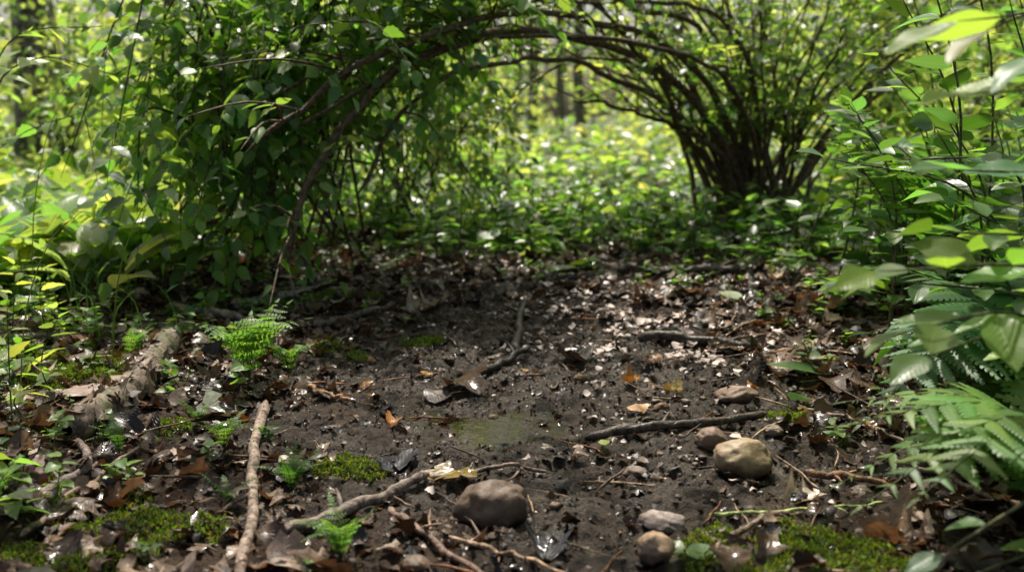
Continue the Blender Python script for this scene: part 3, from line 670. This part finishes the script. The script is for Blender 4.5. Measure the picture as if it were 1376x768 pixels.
for bx,by,hh in [(-2.6,7.4,1.7),(-3.6,8.2,1.6),(-1.5,7.6,1.6),(-.6,8.5,1.2),(2.6,7.0,2.0),(3.6,7.6,2.1),(1.9,8.6,1.6),(4.4,8.6,2.),(-2.2,6.2,.9),(2.2,6.2,1.7),(3.1,5.8,1.8)]:
    for _ in range(12):
        a=U(0,6.28);q=np.array([bx+math.cos(a)*U(.1,.7),by+math.sin(a)*U(.1,.6),hh*U(.5,1.1)]);b.tube(crv([(bx,by,0),(bx+(q[0]-bx)*.3,by+(q[1]-by)*.3,q[2]*.6),q],7),np.linspace(.012,.003,7),5,(.1,.075,.05),0)
        for f in (.45,.7,.9,1.): leafclump(b,np.array([bx,by,0])*(1-f)+q*f,18,.16,.085,'mlyy')
b.build()
# unseen tree added to dapple the light, its crown shaped for sun spots
e=bpy.data.objects.new('unseen_shade_tree',None);e.location=(-3.4,-1.5,0);scene.collection.objects.link(e)
t=MB('trunk',[M_trunk]);P=crv([(0,0,-.1),(.1,.1,3),(.4,.6,5),(.8,1.2,6.5)],24);t.tube(P,np.linspace(.26,.1,24),16,(.19,.15,.11),0,.04)
c=MB('crown',[M_trunk,M_leaf_bg]);off=np.array((-3.4,-1.5,0))
gaps=[(.0,3.95,.25),(.5,3.9,.25),(-.60,2.75,.33),(-.9,2.5,.25),(.55,.95,.3),(.68,1.46,.2),(.6,.78,.3),(-.8,4.3,.3),(1.0,2.2,.3),(-.75,3.2,.3),(.34,3.1,.19),(.30,2.85,.11),(.43,2.55,.12),(.58,2.45,.08),(.2,2.5,.06),(.45,1.60,.10),(.37,1.64,.07),(-.62,2.2,.15),(-.62,1.93,.07),(-.45,1.35,.08),(-.36,1.3,.06),(0,1.42,.035),(.22,1.4,.04),(.5,2.08,.06),(-.02,1.97,.06),(.08,2.2,.045),(.26,1.97,.045),(-.3,1.3,.04),(.46,1.5,.05),(.56,1.33,.06),(-.85,1.9,.08),(.3,1.84,.04),(.45,1.9,.04),(-.24,1.92,.04),(-.12,1.62,.05),(-1.0,2.2,.15),(.7,1.2,.15),(-.75,1.55,.1)]  # crown leaves are left out where sun spots should land
for _ in range(150): gaps.append((U(-1.2,1.0),U(1.2,3.4),U(.012,.05)))
for _ in range(50): gaps.append((U(-.7,1.1),U(2.8,4.6),U(.03,.10)))
for _ in range(260):
    gx,gy=U(-2.8,3.0),U(-1.6,4.5);zz=U(2.4,3.8);C=np.array([gx,gy,0])+S/S[2]*zz
    n=34;Pn=C+rng.normal(0,1,(n,3))*[.2,.2,.13];sh=Pn-S*(Pn[:,2]/S[2])[:,None]
    Ls=U(.06,.11,n);Dn=rng.normal(0,1,(n,3))*[1,1,.4];Dn/=np.linalg.norm(Dn,axis=1)[:,None];mid=sh+Dn*Ls[:,None]*.5
    ok=(sh[:,1]<4.8)&~((sh[:,0]<-.95)&(sh[:,1]>1.7))
    for a_,b_,r_ in gaps: ok&=((mid[:,0]-a_)**2+(mid[:,1]-b_)**2)>(r_+.032)**2
    Pn=Pn[ok];n=len(Pn)
    if n==0: continue
    cc=np.stack([gcol('m') for _ in range(n)]);c.add(OVS,Pn-off,Dn[ok],rng.normal(0,.4,(n,3))+[0,0,1],Ls[ok],cc,1)
for _ in range(14):
    gx,gy=U(-2.8,2.8),U(-1.5,4.3);C=np.array([gx,gy,0])+S/S[2]*3.4-off;s=P[random.randint(8,20)]
    t.tube(crv([s,(s+C)/2+[0,0,.5],C],16),np.linspace(.03,.006,16),7,(.16,.12,.09),0)
t.build(e);c.build(e)

# ------------------------------------------------------------------ light, sky, camera
w=bpy.data.worlds.new('World');scene.world=w;w.use_nodes=True;nt=w.node_tree
sky=nt.nodes.new('ShaderNodeTexSky');sky.sky_type='NISHITA';sky.sun_disc=False;sky.sun_elevation=elev;sky.sun_rotation=az
sky.dust_density=6;sky.ozone_density=.2;sky.air_density=.8
bg=nt.nodes['Background'];nt.links.new(sky.outputs[0],bg.inputs[0]);bg.inputs[1].default_value=.15
sl=bpy.data.lights.new('sun','SUN');sl.energy=5;sl.angle=math.radians(.5);sl.color=(1,.94,.83)
so=bpy.data.objects.new('sun',sl);scene.collection.objects.link(so);so.rotation_euler=Vector(S).to_track_quat('Z','Y').to_euler()
cd=bpy.data.cameras.new('camera');co=bpy.data.objects.new('camera',cd);scene.collection.objects.link(co)
co.location=(0,0,.6);co.rotation_euler=(math.radians(90-9.9),0,0);cd.lens=35;cd.sensor_width=36;cd.clip_end=400;cd.clip_start=.02
cd.dof.use_dof=True;cd.dof.focus_distance=1.95;cd.dof.aperture_fstop=3.2
scene.camera=co
scene.view_settings.view_transform='Standard';scene.view_settings.look='None';scene.view_settings.exposure=0
